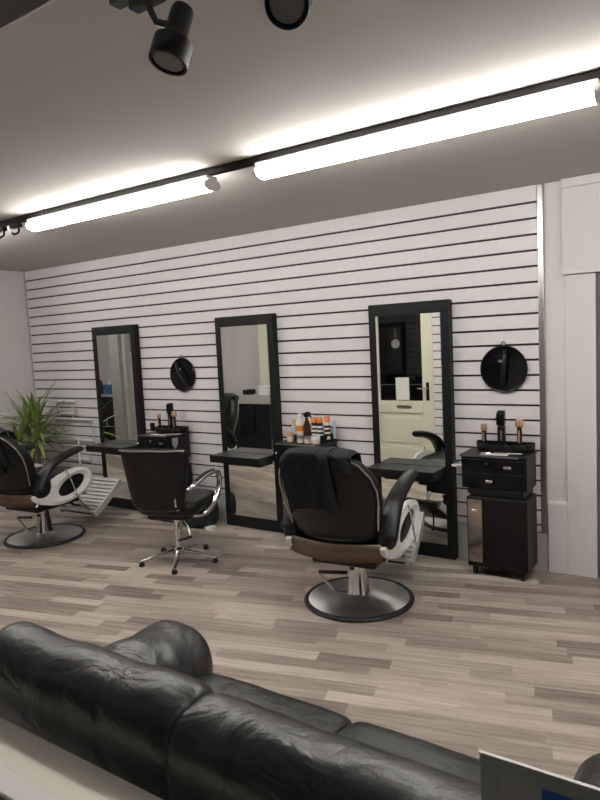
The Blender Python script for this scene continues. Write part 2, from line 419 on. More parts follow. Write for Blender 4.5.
# ------------------------------------------------------------------ round hand mirrors
def hand_mirror(x, z, label, rot):
    t = thing('round_hand_mirror', label, 'hand mirror', (x, -.0105, z), 0, 'round black mirrors hung on the slatted wall')
    mt = Matrix.Rotation(R(90), 4, 'X')
    MB().lathe([(.001, .004), (.142, .004), (.155, .010), (.157, .019), (.150, .026), (.140, .022), (.001, .026)], (0, 0, 0), 48, mt).build('disc', 'blackgloss', t)
    c, s_ = math.cos(rot), math.sin(rot)
    def P(u, v, d): return (u*c-v*s_, -d, u*s_+v*c)
    MB().tube(smooth_path([P(.01, .125, .022), P(.02, .09, .05), P(.012, .0, .062), P(.005, -.08, .05), P(0, -.12, .022)], 5), .014, 10, flat=.7).build('strap_handle', 'plastic', t)
    m = MB(); m.box(-.03, -.004, -.031, -.0265, .045, .062); m.build('badge', 'steel', t)
    MB().tube(smooth_path([(0, -.001, .155), (-.012, -.012, .17), (0, -.016, .185), (.012, -.012, .17), (0, -.02, .155)], 4), .0035, 8).build('hook', 'chrome', t)
    return t
hand_mirror(-4.195, 1.342, 'round black hand mirror hanging between the left and middle tall mirrors', R(35))
hand_mirror(-1.256, 1.348, 'round black hand mirror hanging above the right trolley', R(0))

# ------------------------------------------------------------------ white wire rack by the plant
rk = thing('wire_display_rack', 'white wire display rack of rectangles hung on slatted wall beside the plant', 'rack', (-5.83, -.012, 1.0))
def rect(x0, x1, z0, z1, y=-.03):
    x0 += 5.83; x1 += 5.83; z0 -= 1; z1 -= 1
    return MB().tube([(x0, y, z0), (x1, y, z0), (x1, y, z1), (x0, y, z1)], .011, 6, closed=True)
rect(-6.08, -5.77, .945, 1.075).build('upper_loop', 'white', rk)
rect(-6.12, -5.52, .665, .885).build('lower_loop', 'white', rk)
MB().tube([(-5.775+5.83, -.012, -.33), (-5.775+5.83, -.03, -.33), (-5.775+5.83, -.03, -.60), (-5.775+5.83, -.012, -.60)], .009, 6).build('stem', 'white', rk)
MB().tube([(0.0, -.004, .03), (.0, -.03, .03), (.0, -.03, -.12)], .006, 6).build('hanger', 'white', rk)
rect(-6.05, -5.60, .46, .60).build('bottom_loop', 'white', rk)

# ------------------------------------------------------------------ trolleys
def make_trolley(x, label, badge=False):
    t = thing('salon_trolley', label, 'trolley', (x+.195, -.172, 0), 0, 'black two-tier salon trolleys along the slatted wall')
    body = MB().box(-.195, .195, -.118, .125, .06, .53).build('cabinet', 'black', t, bevel=.006)
    MB().box(-.085, .190, -.1275, -.1185, .075, .515).build('door', 'blackgloss', t, bevel=.003)
    sd = MB().box(-.185, -.090, -.1275, -.1185, .095, .515).build('narrow_door', 'tintmirror', t, bevel=.002); sd['label'] = 'smoked mirror narrow door'
    MB().box(-.155, -.120, -.138, -.1278, .435, .452).build('handle', 'chrome', sd, bevel=.003)
    MB().box(-.17, .175, -.105, .115, .5305, .552).build('neck', 'blackgloss', t)
    MB().box(-.185, .175, -.118, .115, .552, .585).build('lower_case', 'black', t, bevel=.004)
    MB().box(-.225, .195, -.112, .12, .5855, .795).build('drawer_case', 'black', t, bevel=.005)
    d1 = MB().box(-.218, .185, -.1245, -.1125, .700, .785).build('drawer', 'blackgloss', t, bevel=.003)
    MB().box(.055, .105, -.136, -.1247, .730, .748).build('handle', 'chrome', d1, bevel=.003)
    MB().tube([(-.055, -.124, .757), (-.055, -.129, .757)], .011, 16).build('lock', 'chrome', d1)
    d2 = MB().box(-.218, .185, -.1245, -.1125, .593, .695).build('drawer', 'blackgloss', t, bevel=.003)
    MB().box(-.06, -.015, -.136, -.1247, .635, .652).build('handle', 'chrome', d2, bevel=.003)
    MB().box(-.23, .20, -.13, .125, .7955, .812).build('worktop', 'black', t, bevel=.005)
    MB().box(-.22, .150, -.1335, -.1303, .7985, .8095).build('front_trim', 'steel', t)
    # raised curved tool tray at the rear
    arc = [(.185*math.cos(a), .120-.0+(-.150)*math.sin(a)) for a in [PI*i/20 for i in range(21)]]
    m = MB(); rows = []
    for r_, z in ((.80, .8125), (1.0, .8125), (1.05, .86), (1.0, .862), (.93, .83), (.80, .83)):
        rows.append([Vector((px*r_, .120+(py-.120)*r_, z)) for px, py in arc])
    m.quadmesh(rows + [rows[0]])
    m.box(-.19, .19, .110, .122, .8125, .868)
    m.build('tool_tray', 'plastic', t)
    for sx in (-1, 1):
        for sy in (-1, 1):
            c = MB(); c.tube([(sx*.155-.009, sy*.085, .0255), (sx*.155+.009, sy*.085, .0255)], .025, 16); c.box(sx*.155-.013, sx*.155+.013, sy*.085-.012, sy*.085+.012, .035, .0595)
            c.build('castor', 'plastic', t)
    if badge:
        b = MB(); b.prism([(-.105, .790), (-.035, .790), (-.035, .735), (-.07, .690), (-.105, .735)], 0, .004, lambda u, v, w: (.1955+w, u, v)).build('badge', 'steel', t)['label'] = 'silver shield badge'
    return t
TR1, TR2, TR3 = -4.525, -2.945, -1.440
make_trolley(TR1, 'black salon trolley behind the star-base chair, silver shield badge on its side', True)
make_trolley(TR2, 'black salon trolley half hidden behind centre barber chair, topped with orange-capped products')
make_trolley(TR3, 'black salon trolley fully in view under the right round hand mirror')

# tools standing on the trolleys
def shaver(x, y, z, h, label, grp, head=1.):
    t = thing('hair_clipper', label, 'clipper', (x, y, z), 0, grp)
    MB().lathe([(.001, 0), (.038, 0), (.040, .012), (.022, .03), (.001, .03)], n=20).build('charging_base', 'plastic', t)
    pts = ell(0, 0, .017, .014, 16)
    rows = [[Vector((u*s_+0, v*s_, zz)) for u, v in pts] for zz, s_ in ((.031, .75), (.06, .9), (h*.55, .95), (h*.72, .85))]
    MB().quadmesh(rows, closed_u=True, capu=True).build('body', 'plastic', t)
    MB().box(-.006, .006, -.0165, -.0125, .05, h*.66).build('stripe', 'gold', t)
    rows = [[Vector((u*s_, v*s_, zz)) for u, v in pts] for zz, s_ in ((h*.721, .95), (h*.78, 1.25*head), (h*.93, 1.2*head), (h, .95*head))]
    MB().quadmesh(rows, closed_u=True, capu=True).build('head', 'gold', t)
    return t
def tall_clipper(x, y, z, h, label, grp):
    t = thing('hair_clipper', label, 'clipper', (x, y, z), 0, grp)
    MB().lathe([(.001, 0), (.045, 0), (.045, .018), (.03, .03), (.001, .03)], n=20).build('charging_base', 'plastic', t)
    MB().box(-.024, .024, -.02, .02, .031, h*.62).build('body', 'plastic', t, bevel=.008)
    MB().box(-.029, .024, -.023, .023, h*.62+.001, h*.95).build('head', 'blackgloss', t, bevel=.006)
    MB().box(-.022, .024, -.018, .018, h*.951, h).build('blade', 'plastic', t, bevel=.003)
    MB().tube([(-.030, -.01, h*.82), (-.045, -.012, h*.74)], .004, 8).build('lever', 'plastic', t)
    MB().box(-.003, .010, -.0235, -.0202, .06, h*.5).build('stripe', 'steel', t)
    return t
ZT = .8305
g3 = 'clippers on the right trolley'; g1 = 'clippers on the left trolley'
shaver(TR3+.085, -.155, ZT, .165, 'slim rose gold topped trimmer, left of the tall black clipper on right trolley', g3)
tall_clipper(TR3+.20, -.155, ZT, .255, 'tall black clipper with side lever on right trolley', g3)
shaver(TR3+.315, -.155, ZT, .20, 'large headed rose gold shaver at the right end of right trolley', g3, 1.35)
shaver(TR1+.12, -.155, ZT, .165, 'slim rose gold topped trimmer on the left trolley', g1)
tall_clipper(TR1+.25, -.135, ZT, .26, 'tall black clipper standing on the left trolley', g1)
shaver(TR1+.33, -.17, ZT, .19, 'large headed rose gold shaver at the right end of left trolley', g1, 1.3)
tag(MB().lathe([(.001, 0), (.022, 0), (.024, .07), (.018, .075), (.001, .075)], n=18).build('black_pot', 'plastic', loc=(TR1+.04, -.17, ZT)), 'small black pot at the left end of the left trolley', 'pot')
def scissors(x, y, z, rot, label):
    t = thing('hair_scissors', label, 'scissors', (x, y, z), rot)
    for s_ in (-1, 1):
        m = MB(); m.prism([(0, -.004), (.10, s_*.006-.001), (.10, s_*.006+.001), (0, .004)], .0015+.003*(s_ > 0), .004+.003*(s_ > 0), lambda u, v, w: (u, v, w))
        m.tube([(0, 0, .004+.002*(s_ > 0)), (-.03, -s_*.012, .004+.002*(s_ > 0))], .003, 8)
        m.tube([(-.047+.018*math.cos(a), -s_*.020+.013*math.sin(a), .004+.002*(s_ > 0)) for a in [2*PI*i/16 for i in range(16)]], .003, 6, closed=True)
        m.build('blade', 'chrome', t)
def comb(x, y, z, rot, label):
    t = thing('hair_comb', label, 'comb', (x, y, z), rot)
    m = MB().box(-.09, .09, 0, .012, 0, .003)
    for i in range(40): m.box(-.088+i*.0044, -.0862+i*.0044, -.018, 0.0005, 0.0003, .0027)
    m.build('comb', 'white', t)
tag(box_obj('white_mat', 'white', TR3+.09, TR3+.27, -.290, -.235, .8125, .815), 'small white mat lying at the front of right trolley', 'mat')
scissors(TR3+.16, -.262, .8152, R(12), 'chrome scissors lying on the white mat of right trolley')
comb(TR3+.255, -.222, .8152, R(8), 'white comb lying right of the scissors on right trolley')
tag(box_obj('white_mat', 'white', TR1+.12, TR1+.30, -.290, -.240, .8125, .815), 'small white mat lying at the front of left trolley', 'mat')
scissors(TR1+.20, -.265, .8152, R(-10), 'chrome scissors lying on the white mat of left trolley')
comb(TR1+.33, -.222, .8152, R(25), 'white comb lying by the shaver on left trolley')

# products on the middle trolley
gp = 'hair products on the middle trolley'
def can(x, y, cap, bodym, label, h=.165, r=.024):
    t = thing('spray_can', label, 'spray can', (x, y, ZT), 0, gp)
    MB().lathe([(.001, 0), (r, 0), (r, h*.72), (r*.9, h*.76), (.001, h*.76)], n=22).build('can', bodym, t)
    MB().lathe([(.001, h*.761), (r*.96, h*.761), (r*.96, h*.97), (r*.8, h), (.001, h)], n=22).build('cap', cap, t)
    m = MB()
    for k in range(3): m.lathe([(r+.0004, h*(.14+.19*k)), (r+.0012, h*(.14+.19*k)), (r+.0012, h*(.24+.19*k)), (r+.0004, h*(.24+.19*k))], n=22)
    m.build('label_band', 'plastic' if bodym != 'plastic' else 'white', t)
can(TR2+.226, -.115, 'orange', 'plastic', 'black spray can with orange cap, next to the trigger bottle')
can(TR2+.281, -.12, 'orange', 'plastic', 'black spray can with orange cap, second from the trigger bottle')
can(TR2+.345, -.115, 'orange', 'cream', 'pale spray can with orange cap at the right end of the products', .175)
def jar(x, y, label, r=.030, lid='steel', h=.052):
    t = thing('wax_jar', label, 'jar', (x, y, ZT if y > -.21 else .8125), 0, gp)
    MB().lathe([(.001, 0), (r*.93, 0), (r, .006), (r, h*.6), (.001, h*.6)], n=24).build('jar', 'cream', t)
    MB().lathe([(.001, h*.605), (r*1.04, h*.605), (r*1.04, h), (.001, h)], n=24).build('lid', lid, t)
jar(TR2+.165, -.225, 'cream wax jar with silver lid, leftmost of the front row of jars')
jar(TR2+.235, -.230, 'cream wax jar with silver lid, middle of the front row of jars')
jar(TR2+.310, -.235, 'wide cream wax jar with white lid, rightmost of the front row', .034, 'white')
jar(TR2+.060, -.215, 'peach coloured wax jar standing below the small white bottle', .026, 'peach', .075)
b = thing('pump_bottle', 'tall white pump bottle with orange band behind the jars', 'bottle', (TR2+.095, -.12, ZT), 0, gp)
MB().lathe([(.001, 0), (.032, 0), (.034, .01), (.034, .12), (.02, .15), (.001, .15)], n=24).build('bottle', 'cream', b)
MB().lathe([(.0345, .055), (.0352, .055), (.0352, .10), (.0345, .10)], n=24).build('label_band', 'orange', b)
MB().lathe([(.001, .1505), (.024, .1505), (.024, .178), (.008, .195), (.006, .205), (.001, .205)], n=20).build('cap', 'white', b)
b = thing('trigger_spray_bottle', 'dark brown trigger spray bottle with black nozzle among the products', 'bottle', (TR2+.163, -.125, ZT), 0, gp)
MB().lathe([(.001, 0), (.029, 0), (.030, .01), (.030, .10), (.012, .15), (.012, .165), (.001, .165)], n=24).build('bottle', 'amber', b)
m = MB(); m.prism([(-.028, .170), (.014, .168), (.022, .18), (.02, .20), (-.01, .212), (-.032, .205), (-.036, .19)], -.011, .011, lambda u, v, w: (-u, w, v)); m.tube(smooth_path([(.022, 0, .185), (.04, 0, .175), (.046, 0, .15)], 4), .005, 8)
m.build('trigger', 'plastic', b)
b = thing('lotion_bottle', 'small white and peach lotion bottle at the left end of the products', 'bottle', (TR2+.042, -.135, ZT), 0, gp)
MB().lathe([(.001, 0), (.024, 0), (.025, .01), (.025, .085), (.012, .105), (.001, .105)], n=20).build('bottle', 'paleblue', b)
MB().lathe([(.001, .1055), (.014, .1055), (.014, .145), (.001, .145)], n=16).build('cap', 'peach', b)
tag(MB().lathe([(.001, 0), (.014, 0), (.014, .12), (.006, .14), (.001, .14)], n=16).build('thin_bottle', 'paleblue', loc=(TR2+.385, -.075, .8125+.0178)), 'thin pale blue bottle behind the rightmost spray can', 'bottle')

# ------------------------------------------------------------------ barber chairs
def make_barber(label):
    t = thing('barber_chair', label, 'barber chair', (0, 0, 0), 0, 'black barber chairs with white side rings')
    # base
    bs = MB().lathe([(.001, .006), (.31, .006), (.315, .018), (.27, .028), (.15, .042), (.085, .052), (.001, .052)], n=64).build('base_plate', 'basechrome', t)
    MB().lathe([(.306, 0), (.334, 0), (.338, .012), (.328, .023), (.312, .024), (.306, .012)], n=64).quadmesh([[Vector((0, 0, 0))]*3]*2).build('base_rim', 'rubber', bs) if False else None
    m = MB(); prof = [(.306, 0.), (.334, 0.), (.338, .012), (.328, .023), (.312, .024), (.306, .012)]
    rows = [[Vector((r_*math.cos(a), r_*math.sin(a), z)) for a in [2*PI*i/64 for i in range(64)]] for r_, z in prof]
    m.quadmesh(rows, closed_u=True, closed_v=True); m.build('base_rim', 'rubber', bs)
    # column: chrome shroud, four-sided with rounded corners
    rows = []
    for z, s_ in ((.050, .066), (.07, .058), (.24, .044), (.30, .043)):
        rows.append([Vector((u, v, z)) for u, v in ell(0, 0, s_, s_, 32, p=4)])
    MB().quadmesh(rows, closed_u=True, capu=True).build('column', 'chrome', t)
    m = MB(); m.tube(smooth_path([(-.05, -.03, .05), (-.13, -.06, .06), (-.21, -.09, .155), (-.215, -.09, .17)], 5), .008)
    lv = m.build('pump_lever', 'chrome', t)
    MB().tube([(-.22, -.09, .178), (-.03, -.10, .20)], .011, 12).build('lever_grip', 'rubber', lv)
    MB().box(-.20, .20, -.22, .24, .285, .345).build('seat_base', 'plastic', t, bevel=.01)
    MB().box(-.265, .265, -.25, .27, .345, .455).build('seat_box', 'leather', t, bevel=.02)
    # seat cushion
    pts = ell(0, .02, .285, .285, 36, p=4.5)
    MB().pad(pts, .13, lambda u, v, w: (u, v, .515+w), dome=.012).build('seat', 'leather', t, subsurf=1)
    # backrest: shield outline wrapped round the sitter
    half = [(0, .69), (.10, .69), (.19, .668), (.252, .61), (.298, .52), (.318, .42), (.315, .33), (.300, .22), (.285, .11), (.275, .02), (.20, 0), (.10, -.008), (0, -.01)]
    out = half + [(-u, v) for u, v in half[::-1][1:-1]]
    def bk(u, v, w):
        u *= .945
        y = -.285 - .20*(v/.69) + .9*u*u*(1 if abs(u) < .4 else 1)
        return (u, y + w, .462+v*.785)
    MB().pad(out, .13, bk, dome=.01).build('backrest', 'leather', t, subsurf=1)
    bb = MB()
    bb.tube([Vector(bk(u*.985, v*.985+.0, -.056)) for u, v in half[1:9]], .005, 6)
    bb.tube([Vector(bk(-u*.985, v*.985, -.056)) for u, v in half[1:9]], .005, 6)
    pp = bb.build('piping', 'steel', t); pp['label'] = 'grey piping round the back'
    # bronze skirt low on the back
    rows = []
    for z in (.362, .470):
        rows.append([Vector((u, -.372+.9*u*u+(.455-z)*.15, z+.06*u*u*(1 if z < .4 else 0))) for u in [-.285+.57*i/20 for i in range(21)]])
    sk = MB().quadmesh(rows).build('back_skirt', 'bronze', t, solid=.012); sk['label'] = 'brown bronze skirt under the backrest'
    # arms and white rings
    for s_ in (-1, 1):
        x = s_*.304
        path = smooth_path([(x, -.29, .49), (x, -.22, .59), (x, -.14, .67), (x, -.02, .722), (x, .10, .752), (x, .20, .768)], 6)
        n_ = len(path); rad = [.064-.020*(i/n_) for i in range(n_)]
        MB().tube(path, rad, 16, flat=.62, up=(0, 0, 1)).build('armrest', 'leather', t, subsurf=1)
        MB().pad([(-.33, .45), (-.30, .57), (-.22, .64), (-.13, .57), (-.16, .43), (-.26, .42)], .08, lambda u, v, w: (x-s_*.012+w, u, v)).build('arm_base', 'leather', t, subsurf=1)
        # ring: teardrop outline, tail to the rear
        op = [(-.33, .455), (-.24, .495), (-.15, .55), (-.05, .595), (.08, .628), (.18, .625), (.26, .59), (.30, .52), (.285, .44), (.22, .375), (.12, .335), (0, .315), (-.10, .318), (-.20, .345), (-.29, .385)]
        op = [(u, .465+(v-.465)*.87) for u, v in op]
        sp_ = smooth_path([(u, v, 0) for u, v in op[-2:]+op+op[:2]], 8)
        hx, hz, ro = .075, .472, R(18)
        inner = ell(hx, hz, .150, .070, 48, rot=ro); outer = []
        for ix, iz in inner:
            an = math.atan2(iz-hz, ix-hx)
            best = min(sp_, key=lambda q_: abs((math.atan2(q_.y-hz, q_.x-hx)-an+PI) % (2*PI)-PI))
            outer.append((best.x, best.y))
        mid = [((a_[0]+b_[0])/2, (a_[1]+b_[1])/2) for a_, b_ in zip(outer, inner)]
        X = lambda w: s_*(.278+w)
        rows = [[Vector((X(w), p_[0], p_[1])) for p_ in L_] for L_, w in ((inner, .0), (inner, .025), (mid, .045), (outer, .03), (outer, .0))]
        rg = MB().quadmesh(rows, closed_u=True, closed_v=True).build('side_ring', 'white', t); rg['label'] = 'white oval side ring'
        MB().prism(inner, .002, .012, lambda u, v, w: (X(w), u, v)).build('ring_panel', 'leather', t)
        MB().tube([(s_*.338, -.01, .62), (s_*.345, .01, .58), (s_*.345, .10, .345), (s_*.345, .13, .33)], .006, 8).build('recline_lever', 'chrome', t)
        MB().tube([(s_*.30, -.30, .37), (s_*.305, -.24, .44), (s_*.305, -.16, .49)], .009, 8).build('side_rail', 'chrome', t)
    # footrest
    for s_ in (-1, 1):
        MB().tube(smooth_path([(s_*.17, .20, .33), (s_*.17, .27, .25), (s_*.17, .38, .155)], 4), .020, 10, flat=.6).build('footrest_arm', 'chrome', t)
    fr = thing('footrest', '', ''); del fr['label']; del fr['category']; fr.parent = t
    A = Vector((0, .36, .135)); B = Vector((0, .74, .365)); D = B-A
    ex = D.normalized(); nz_ = Vector((0, -ex.z, ex.y))
    def fp(u, v, w): # u across, v 0..1 along, w up
        bow = .05*(v*(1-v))
        return A + D*v + Vector((u, 0, 0)) + nz_*(w - bow)
    m = MB()
    L_ = D.length
    for s_ in (-1, 1):
        rows = []
        for v in [i/10 for i in range(11)]:
            wd = .23-.03*v
            rows.append([fp(s_*wd, v, -.045), fp(s_*(wd-.022), v, -.045), fp(s_*(wd-.022), v, .009), fp(s_*wd, v, .009)])
        m.quadmesh(rows, closed_u=True, capu=True)
    for k in range(10):
        v = .01+.102*k; wd = .23-.03*v-.020
        rows = [[fp(u, v-.002, -.007), fp(u, v+.076, -.007), fp(u, v+.076, .007), fp(u, v-.002, .007)] for u in (-wd, wd)]
        m.quadmesh(rows, closed_u=True, capu=True)
    COL.objects.unlink(fr); bpy.data.objects.remove(fr)
    f = m.build('footrest', 'grip', t, bevel=.002)
    rows = [[fp(u, v, -.018) for u in (-.17, .17)] for v in [i/8 for i in range(9)]]
    MB().quadmesh(rows).build('footrest_tray', 'plastic', f, solid=.006)
    MB().tube([(.05, .58, .24), (.05, .59, .10), (.05, .61, .095)], .007, 8).build('footrest_catch', 'plastic', f)
    MB().tube([(0, .22, .30), (0, .34, .20), (0, .46, .17)], .022, 10, flat=.5).build('footrest_link', 'plastic', t)
    return t, bk
bc, bk = make_barber('black barber chair in the centre of the floor, towels draped over its back')
C1 = (-1.888, -.985, 0)
bc.location = C1; bc.rotation_euler = (0, 0, R(6))
C3 = (-4.970, -1.055, 0)
bc3 = dup(bc, C3, R(5), 'black barber chair at the left edge of the photo, in front of the plant')

def drape(name, label, loc, rot, u0, u1, back_len, front_len, m='cloth', seed=0, off=.014, fold=.012):
    """cloth hung over the chair back: up the rear face, over the top, down the front"""
    half = [(0, .69), (.10, .69), (.19, .668), (.252, .61), (.298, .52), (.318, .42)]
    def topv(u):
        u = abs(u)
        for (a, va), (b, vb) in zip(half, half[1:]):
            if u <= b: return va+(vb-va)*(u-a)/(b-a)
        return .42
    rows = []; NU = 26
    NV = 30
    for j in range(NV+1):
        f = j/NV; row = []
        for i in range(NU+1):
            u = u0+(u1-u0)*i/NU
            tv = topv(u)
            wig = noise.noise(Vector((u*14+seed, seed*3.1, f*.8)))*fold*1.5 + abs(math.sin(u*38+seed))*fold*.5
            bl = back_len*(1+.12*noise.noise(Vector((u*6, seed, 0))))
            if f < .5:
                k = f/.5; v = tv - bl*(1-k); p = bk(u, v, -.065-off-wig-.006*(1-k)); z = p[2]
            elif f < .62:
                k = (f-.5)/.12; a = PI*k; p = bk(u, tv, -(.065+off)*math.cos(a)); z = p[2]+math.sin(a)*.018+.004
            else:
                k = (f-.62)/.38; v = tv - front_len*k; p = bk(u, v, .065+off+wig*.5); z = p[2]
            row.append(Vector((p[0], p[1], z+.006)))
        rows.append(row)
    o = MB().quadmesh(rows).build(name, m, solid=.005, subsurf=1)
    o.location = loc; o.rotation_euler = (0, 0, rot)
    return tag(o, label, 'towel')
drape('black_towel', 'black towel hanging over the left part of the centre chair back', C1, R(6), -.235, .035, .42, .18, seed=2, off=.014, fold=.018)
drape('black_gown', 'folded black gown hanging beside the towel on the centre chair back', C1, R(6), .04, .105, .41, .24, seed=5, off=.022, fold=.03)
drape('black_gown', 'black gown corner spread over the top right of the centre chair back', C1, R(6), .110, .215, .12, .24, seed=8, off=.014, fold=.016)
drape('black_towel', 'black towel hanging over the back of the left barber chair', C3, R(5), -.10, .14, .45, .18, seed=12, off=.014)
drape('black_gown', 'narrow black strip of gown at the right of the left chair back', C3, R(5), .150, .205, .36, .24, seed=15, off=.018, fold=.02)

# ------------------------------------------------------------------ styling chair on a star base
sc_t = thing('styling_chair', 'black styling chair with chrome arms on a five-leg star base', 'salon chair', (-3.43, -.96, 0), R(16))
MB().lathe([(.001, .055), (.045, .055), (.045, .095), (.030, .11), (.030, .30), (.045, .32), (.045, .36), (.001, .36)], n=28).build('gas_column', 'chrome', sc_t)
for k in range(5):
    a = R(-70+72*k); c, s_ = math.cos(a), math.sin(a)
    L_ = MB().tube([(c*.03, s_*.03, .082), (c*.15, s_*.15, .068), (c*.295, s_*.295, .038)], [.024, .020, .014], 12, flat=.6).build('star_leg', 'chrome', sc_t)
    MB().lathe([(.001, 0), (.020, 0), (.022, .010), (.016, .028), (.001, .028)], (c*.285, s_*.285, 0), 16).build('foot', 'rubber', L_)
lv = MB().tube([(.03, 0, .34), (.09, -.02, .28), (.115, -.03, .20)], .006, 8).build('pump_lever', 'chrome', sc_t)
MB().tube([(.05, -.10, .185), (.125, -.03, .20)], .010, 10).build('lever_grip', 'rubber', lv)
MB().box(-.16, .16, -.16, .14, .355, .392).build('seat_plate', 'plastic', sc_t, bevel=.006)
MB().pad(ell(0, .02, .245, .25, 36, p=5), .11, lambda u, v, w: (u, v, .445+w), dome=.008).build('seat', 'leather', sc_t, subsurf=1)
out = [(0, .0), (.10, .0), (.17, .012), (.19, .04), (.215, .18), (.24, .33), (.25, .385), (.235, .405), (.12, .412), (0, .415)]
out = out + [(-u, v) for u, v in out[::-1][1:-1]]
def sb(u, v, w): return (u*1.1-.012, -.265-.13*v+1.1*max(0, abs(u)-.10)**1.35*.9+w, .440+v*1.14)
MB().pad(out, .075, sb).build('backrest', 'leather', sc_t, subsurf=1)
pp = MB().tube([sb(u, .400-.10*abs(u)**2, -.036) for u in [-.235+.47*i/16 for i in range(17)]], .006, 8).build('top_trim', 'steel', sc_t); pp['label'] = 'silver trim along the top of the back'
for s_ in (-1, 1):
    x = s_*.265
    MB().tube([(s_*.15, -.25, .46), (s_*.15, -.28, .50), (s_*.15, -.285, .56)], .012, 8).build('back_bracket', 'chrome', sc_t)
    path = smooth_path([(s_*.225, -.235, .60), (x, -.18, .635), (x+s_*.01, -.04, .665), (x+s_*.015, .10, .665), (x+s_*.012, .175, .625), (x+s_*.01, .165, .53), (x, .09, .43), (s_*.225, .0, .375), (s_*.15, -.03, .365)], 6)
    MB().tube(path, .022, 14, flat=.8).build('chrome_arm', 'chrome', sc_t)
    MB().tube(smooth_path([(x, -.17, .652), (x+s_*.01, -.04, .683), (x+s_*.015, .08, .684)], 5), .018, 12, flat=.5, up=(0, 0, 1)).build('arm_pad', 'plastic', sc_t)

# low black holdall on the floor left of the middle mirror
bg = thing('black_holdall', 'low black bag on the floor between left trolley and middle mirror', 'bag', (-3.93, -.20, 0), R(8))
MB().pad(ell(0, 0, .17, .125, 30, p=3.5), .25, lambda u, v, w: (u, v, .128+w*(1-.25*(u/.2)**2)), dome=0).build('bag', 'cloth', bg, subsurf=1)
MB().tube(smooth_path([(-.10, -.02, .245), (-.06, -.03, .29), (.06, -.03, .29), (.10, -.02, .245)], 5), .009, 8).build('handle', 'cloth', bg)
MB().box(.12, .19, -.10, -.04, .001, .025).build('white_tag', 'white', bg)

# ------------------------------------------------------------------ yucca
pl = thing('potted_yucca', 'green spiky yucca plant in the left corner behind the barber chair', 'plant', (-6.10, -.36, 0))
MB().lathe([(.001, 0), (.13, 0), (.17, .28), (.18, .30), (.165, .30), (.155, .27), (.001, .27)], n=32).build('pot', 'pot', pl)
MB().lathe([(.001, .2705), (.152, .2705), (.150, .282), (.001, .29)], n=24).build('soil', 'soil', pl)
heads = [((-.02, .0, .28), (-.10, .02, .80)), ((.05, -.02, .28), (.12, -.03, .70)), ((-.03, .04, .28), (.0, .06, .86)), ((.0, -.05, .28), (-.16, -.08, .66))]
for a, b in heads:
    mid = ((a[0]*.4+b[0]*.6), (a[1]*.4+b[1]*.6)+.015, (a[2]+b[2])/2)
    MB().tube(smooth_path([a, mid, b], 5), .022, 10).build('trunk', 'trunk', pl)
m = MB(); rng = random.Random(3)
for hi, (a, b) in enumerate(heads):
    for i in range(27):
        az = rng.uniform(0, 2*PI); el = rng.uniform(R(-25), R(78)); L_ = rng.uniform(.30, .54)
        w0 = rng.uniform(.016, .026)
        d = Vector((math.cos(az)*math.cos(el), math.sin(az)*math.cos(el), math.sin(el)))
        side = d.cross(Vector((0, 0, 1))); side = side.normalized() if side.length > .05 else Vector((1, 0, 0))
        p = Vector(b)+Vector((0, 0, rng.uniform(-.06, .04))); rows = []
        if p.y + d.y*L_ > .38: d.y *= .4
        if p.x + d.x*L_ < -.5: d.x *= .6
        n_ = 9
        for k in range(n_+1):
            f = k/n_; wd = w0*(.55+1.6*f-2.15*f*f) if f < .99 else .0006
            wd = max(wd, .0006)
            nn = side.cross(d).normalized()
            rows.append([p-side*wd+nn*wd*.35, p.copy(), p+side*wd+nn*wd*.35])
            p = p + d*(L_/n_); d = (d+Vector((0, 0, -.055*(1+f*1.2)))).normalized()
        rows = [[Vector((max(v.x, -.40), min(v.y, .30), v.z)) for v in r_] for r_ in rows]
        m.quadmesh(rows)
m.build('foliage', 'leaf', pl, solid=.0012)

# ------------------------------------------------------------------ ceiling track, LED battens, spots
YT = -1.715
tr = thing('ceiling_track', 'long black lighting track running across the whole ceiling', 'track', (-2.5, YT, CEIL))
m = MB(); m.box(-6.9, 3.9, -.018, .018, -.034, -.0005); m.build('rail', 'plastic', tr, bevel=.002)
MB().box(-6.9, 3.9, -.006, .006, -.0375, -.0342).build('slot', 'groove', tr)
def adaptor(x, par_y, label):
    t = thing('track_adaptor', label, 'adaptor', (x, par_y, CEIL-.0376), 0, 'black track adaptors')
    MB().box(-.05, .05, -.017, .017, -.028, 0).build('body', 'plastic', t, bevel=.003)
    MB().tube(smooth_path([(.035, 0, -.028), (.04, -.01, -.06), (.02, -.03, -.075), (.0, -.03, -.062)], 4), .007, 8).build('hook', 'plastic', t)
adaptor(-3.985, YT, 'black adaptor with hook on the long track, next to the left end of lit batten')
adaptor(-4.16, YT, 'black adaptor with hook on the long track, at left edge of photo')
def batten(x0, label, L_=1.53):
    t = thing('led_batten', label, 'light', (x0+L_/2, YT, CEIL), 0, 'lit white LED battens along the ceiling track')
    a = L_/2
    MB().box(-a, a, -.040, .040, -.053, -.0376).build('spine', 'white', t, bevel=.002)
    dd = MB().tube([(-a+.012, 0, -.082), (a-.012, 0, -.082)], .055, 28, flat=.53, up=(0, 0, 1)).build('diffuser', 'tube', t)
    for s_ in (-1, 1):
        MB().tube([(s_*(a-.012), 0, -.082), (s_*(a+.006), 0, -.082)], .0555, 24, flat=.55, up=(0, 0, 1)).build('end_cap', 'white', t)
    MB().box(-.012, .012, -.034, .034, -.128, -.050).build('centre_clip', 'white', t) if False else None
    return t
batten(-3.80, 'lit LED batten over the middle of the room, left of the long one', 1.56)
batten(-1.93, 'lit LED batten nearest the camera, at the upper right')
batten(-5.80, 'lit LED batten whose end shows at left edge, beyond the track adaptors')
batten(-.375, 'lit LED batten whose end just shows at the right edge')
batten(-8.9, 'added unseen LED batten far left behind the partition, brightening the mirror view')  # unseen lamp added to brighten what the left mirror shows

